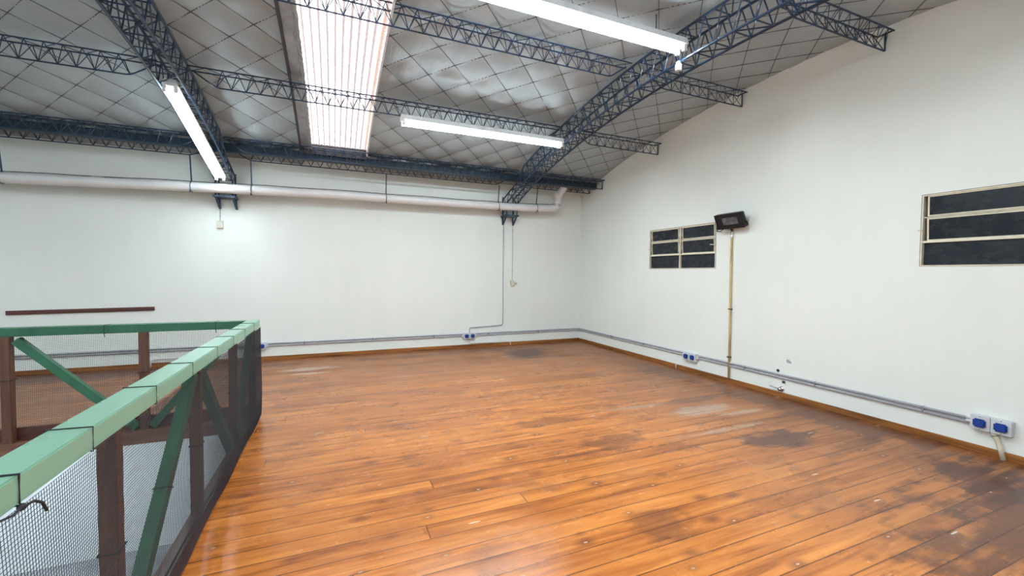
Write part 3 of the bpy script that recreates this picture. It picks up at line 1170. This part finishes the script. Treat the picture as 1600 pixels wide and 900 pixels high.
def make_window(n, y0, y1):
    r = bpy.data.objects.new(f'window_{n}', None)
    COL.objects.link(r)
    r.location = (0, (y0 + y1) / 2, WZ0)
    r['kind'] = 'structure'
    zr = (WZ0, 1.772, 1.992, WZ1)
    bm = B()
    frame_rect(bm, -0.004, 0.05, y0 - 0.002, y1 + 0.002, WZ0 - 0.002, WZ1 + 0.002, 0.010)
    ym = (y0 + y1) / 2
    box(bm, (0.002, ym - 0.011, WZ0), (0.05, ym + 0.011, WZ1))
    box(bm, (0.004, y0, zr[1] - 0.009), (0.04, y1, zr[1] + 0.009))
    box(bm, (0.010, y0, zr[2] - 0.004), (0.04, y1, zr[2] + 0.004))
    obj('window_frame', bm, M['cream'], r)
    bm = B()
    frame_rect(bm, -0.002, 0.004, y0 - 0.007, y1 + 0.007, WZ0 - 0.004, WZ1 + 0.007, 0.006)
    obj('edge_gap', bm, M['rust'], r)
    for (a, b) in ((y0 + 0.013, ym - 0.016), (ym + 0.016, y1 - 0.013)):
        bm = B()
        box(bm, (0.028, a, WZ0 + 0.012), (0.034, b, zr[1] - 0.012))
        obj('pane', bm, M['glass'], r)
        for k in (1, 2):
            z0, z1 = zr[k] + 0.009, zr[k + 1] - 0.008
            tilt = Matrix.Rotation(math.radians(-3.5 if k == 1 else -2.5), 3, 'Y')
            bm = B()
            frame_rect(bm, 0.006, 0.026, a + 0.020, b - 0.020, z0, z1, 0.011)
            bmesh.ops.rotate(bm, verts=bm.verts, cent=(0.016, 0, z1), matrix=tilt)
            s = obj('sash', bm, M['cream'], r)
            bm = B()
            box(bm, (0.014, a + 0.029, z0 + 0.009), (0.019, b - 0.029, z1 - 0.009))
            bmesh.ops.rotate(bm, verts=bm.verts, cent=(0.016, 0, z1), matrix=tilt)
            obj('pane', bm, M['glass'], s)
            bm = B()
            for yq in (a + 0.010, b - 0.010):
                tube(bm, [(0.012, yq, z1 - 0.02), (0.03, yq, (z0 + z1) / 2), (0.012, yq, z0 + 0.01)], 0.006, 5)
            obj('stay', bm, M['rust'], s)
    bm = B()
    for (a, b) in ((y0 + 0.013, ym - 0.016), (ym + 0.016, y1 - 0.013)):
        for yq in (a, b - 0.02):
            box(bm, (0.034, yq, zr[1] + 0.012), (0.045, yq + 0.02, WZ1 - 0.013))
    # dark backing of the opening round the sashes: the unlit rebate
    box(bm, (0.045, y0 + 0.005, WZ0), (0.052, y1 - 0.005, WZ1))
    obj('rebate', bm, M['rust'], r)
    bm = B()
    tube(bm, [(-0.004, y0 + 0.02, 1.885), (-0.03, y0 + 0.022, 1.885), (-0.035, y0 + 0.065, 1.888)], 0.006, 6)
    tube(bm, [(-0.004, y1 - 0.015, 1.88), (-0.03, y1 - 0.01, 1.88), (-0.032, y1 + 0.012, 1.88)], 0.006, 6)
    obj('latch', bm, M['cream'], r)
    return r


make_window(1, *WINS[0])
make_window(2, *WINS[1])

# ------------------------------------------------------------------ railing round the stairwell opening
rl = thing('stairwell_railing', 'green topped timber railing with black netting round the floor opening', 'railing', (-5.7, -3.15, 0))
RZ0, RZ1 = 0.905, 0.975
bm = B()
box(bm, (-5.717, -9.35, RZ0), (-5.610, -3.09, RZ1), 0.004)
obj('top_rail', bm, M['green'], rl)
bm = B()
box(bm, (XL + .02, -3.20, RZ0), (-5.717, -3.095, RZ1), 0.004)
o = obj('top_rail', bm, M['brace_green_rail_shade'], rl)  # brace paint reused to put the far rail's shade into its colour
o['label'] = 'far rail, its shade put into a darker green'
bm = B()
box(bm, (-5.662, -9.35, 0), (-5.612, -3.09, 0.115), 0.012)
obj('bottom_rail', bm, M['rail_dark'], rl)
bm = B()
box(bm, (XL + .02, -3.13, 0), (-5.662, -3.085, 0.14), 0.008)
obj('bottom_rail', bm, M['strip'], rl)
bm = B()
box(bm, (-5.735, -9.35, -0.11), (-5.663, -3.10, -0.005), 0.003)
obj('fascia_board', bm, M['fascia'], rl)
bm = B()
box(bm, (XL + .02, -3.215, -0.085), (-5.735, -3.132, 0.035), 0.003)
obj('fascia_board', bm, M['fascia'], rl)
PYS = [-3.16, -3.985, -4.955, -5.96, -6.95, -7.9, -8.85]
for y in PYS:
    bm = B()
    box(bm, (-5.697, y - 0.027, -0.10), (-5.643, y + 0.027, RZ0), 0.003)
    obj('post', bm, M['post'], rl)
PXS = [-6.492, -7.37, -8.25, -9.13, -10.0, -10.9, -11.8]
for x in PXS:
    bm = B()
    box(bm, (x - 0.03, -3.20, 0.03), (x + 0.03, -3.14, RZ0), 0.003)
    obj('post', bm, M['post'], rl)


def brace(p, q):
    bm = B()
    bar(bm, p, q, 0.05, 0.062)
    obj('brace', bm, M['brace_green_rail_shade'], rl)


# W pattern: braces run from the tops of alternate posts to the foot of the one between
XB = -5.672
for yt, yb2 in ((-3.21, -3.94), (-4.90, -4.03), (-5.01, -5.90), (-6.88, -6.01), (-7.0, -7.86)):
    brace((XB, yt, RZ0 - 0.03), (XB, yb2, 0.02))
YBR = -3.172
for xt, xb2 in ((-5.78, -6.44), (-7.31, -6.55), (-7.43, -8.20), (-9.07, -8.31), (-9.2, -9.95)):
    brace((xt, YBR, RZ0 - 0.03), (xb2, YBR, 0.06))


# netting: real cord grid, slack and slightly wavy
def netting(n_along, n_up, fpos, label):
    bm = B()
    for i in range(n_along + 1):
        pts = [fpos(i / n_along, j / 10) for j in range(11)]
        tube(bm, pts, NR, 3, False)
    k = n_along // 4
    for j in range(n_up + 1):
        pts = [fpos(i / k, j / n_up) for i in range(k + 1)]
        tube(bm, pts, NR, 3, False)
    o = obj('netting', bm, M['net'], rl)
    o['label'] = label
    return o


NR = 0.00082


def near_net(s, t_):
    y = -3.10 + s * (-9.3 + 3.10)
    z = 0.03 + t_ * 0.875
    nz = noise.noise(Vector((y * 1.3, z * 0.8, 0.5)))
    bulge = math.sin(PI * t_) * (0.012 + 0.022 * nz)
    return (-5.603 + 0.018 * (1 - abs(2 * t_ - 1)) * 0 + bulge, y + 0.03 * math.sin(PI * t_) * noise.noise(Vector((y * 0.9, 4, z))),
            z + 0.012 * math.sin(y * 6.0) * (1 - t_) + 0.008 * noise.noise(Vector((y * 2, z * 2, 9))))


def far_net(s, t_):
    x = -5.62 + s * (XL + 0.05 + 5.62)
    z = 0.03 + t_ * 0.875
    return (x + 0.01 * noise.noise(Vector((x * 2, z, 1))), -3.078 + 0.014 * math.sin(PI * t_) * noise.noise(Vector((x, z, 5))),
            z + 0.008 * noise.noise(Vector((x * 2, z * 2, 3))))


netting(600, 84, near_net, 'black cord netting on the side nearest the viewer')
netting(590, 64, far_net, 'black cord netting on the far side')

# cord lashings round the top rail, posts and braces
def lash_y(y, knot=False):
    bm = B()
    a = (-5.719, -5.608)
    sk = 0.012
    tube(bm, [(a[0], y + sk, RZ0 - .002), (a[0], y + sk, RZ1 + .002), (a[1], y, RZ1 + .002), (a[1], y, RZ0 - .002), (a[0], y + sk, RZ0 - .002)], 0.0022 if not knot else 0.003, 6)
    if knot:
        bmesh.ops.create_icosphere(bm, subdivisions=2, radius=0.009, matrix=Matrix.Translation((a[1] + 0.003, y, RZ0 - 0.006)))
        tube(bm, [(a[1] + .004, y, RZ0 - .006), (a[1] + .01, y + 0.03, RZ0 - 0.008), (a[1] + .012, y + 0.055, RZ0 - 0.025), (a[1] + .01, y + 0.075, RZ0 - 0.055)], 0.0035, 6)
        tube(bm, [(a[1] + .004, y, RZ0 - .006), (a[1] + .008, y - 0.04, RZ0 - 0.006), (a[1] + .006, y - 0.09, RZ0 + 0.004)], 0.003, 6)
    obj('cord_lashing', bm, M['net'], rl)


for y in (-3.42, -3.85, -4.27, -4.74, -5.24, -5.725, -6.22):
    lash_y(y)
lash_y(-6.545, True)
for x in (-6.75, -5.95):
    bm = B()
    tube(bm, [(x, -3.202, RZ0 - .002), (x, -3.202, RZ1 + .002), (x, -3.093, RZ1 + .002), (x, -3.093, RZ0 - .002), (x, -3.202, RZ0 - .002)], 0.002, 6)
    tube(bm, [(x, -3.203, RZ0), (x + .004, -3.204, RZ0 - 0.03)], 0.003, 5)
    obj('cord_lashing', bm, M['net'], rl)
for (x, z) in ((-7.37, 0.55), (-6.492, 0.55)):
    bm = B()
    tube(bm, [(x - .04, -3.209, z), (x + .04, -3.209, z + .004), (x + .04, -3.13, z), (x - .04, -3.13, z), (x - .04, -3.209, z)], 0.003, 6)
    obj('cord_lashing', bm, M['net'], rl)
for (y, z) in ((-3.985, 0.5), (-5.96, 0.45), (-4.955, 0.45)):
    bm = B()
    tube(bm, [(-5.64, y - .03, z), (-5.64, y + .03, z + .004), (-5.70, y + .03, z), (-5.70, y - .03, z), (-5.64, y - .03, z)], 0.003, 6)
    obj('cord_lashing', bm, M['net'], rl)
bm = B()
tube(bm, [(-5.644, -5.50, 0.455), (-5.644, -5.43, 0.42), (-5.70, -5.43, 0.42), (-5.70, -5.50, 0.455), (-5.644, -5.50, 0.455)], 0.003, 6)
obj('cord_lashing', bm, M['net'], rl)
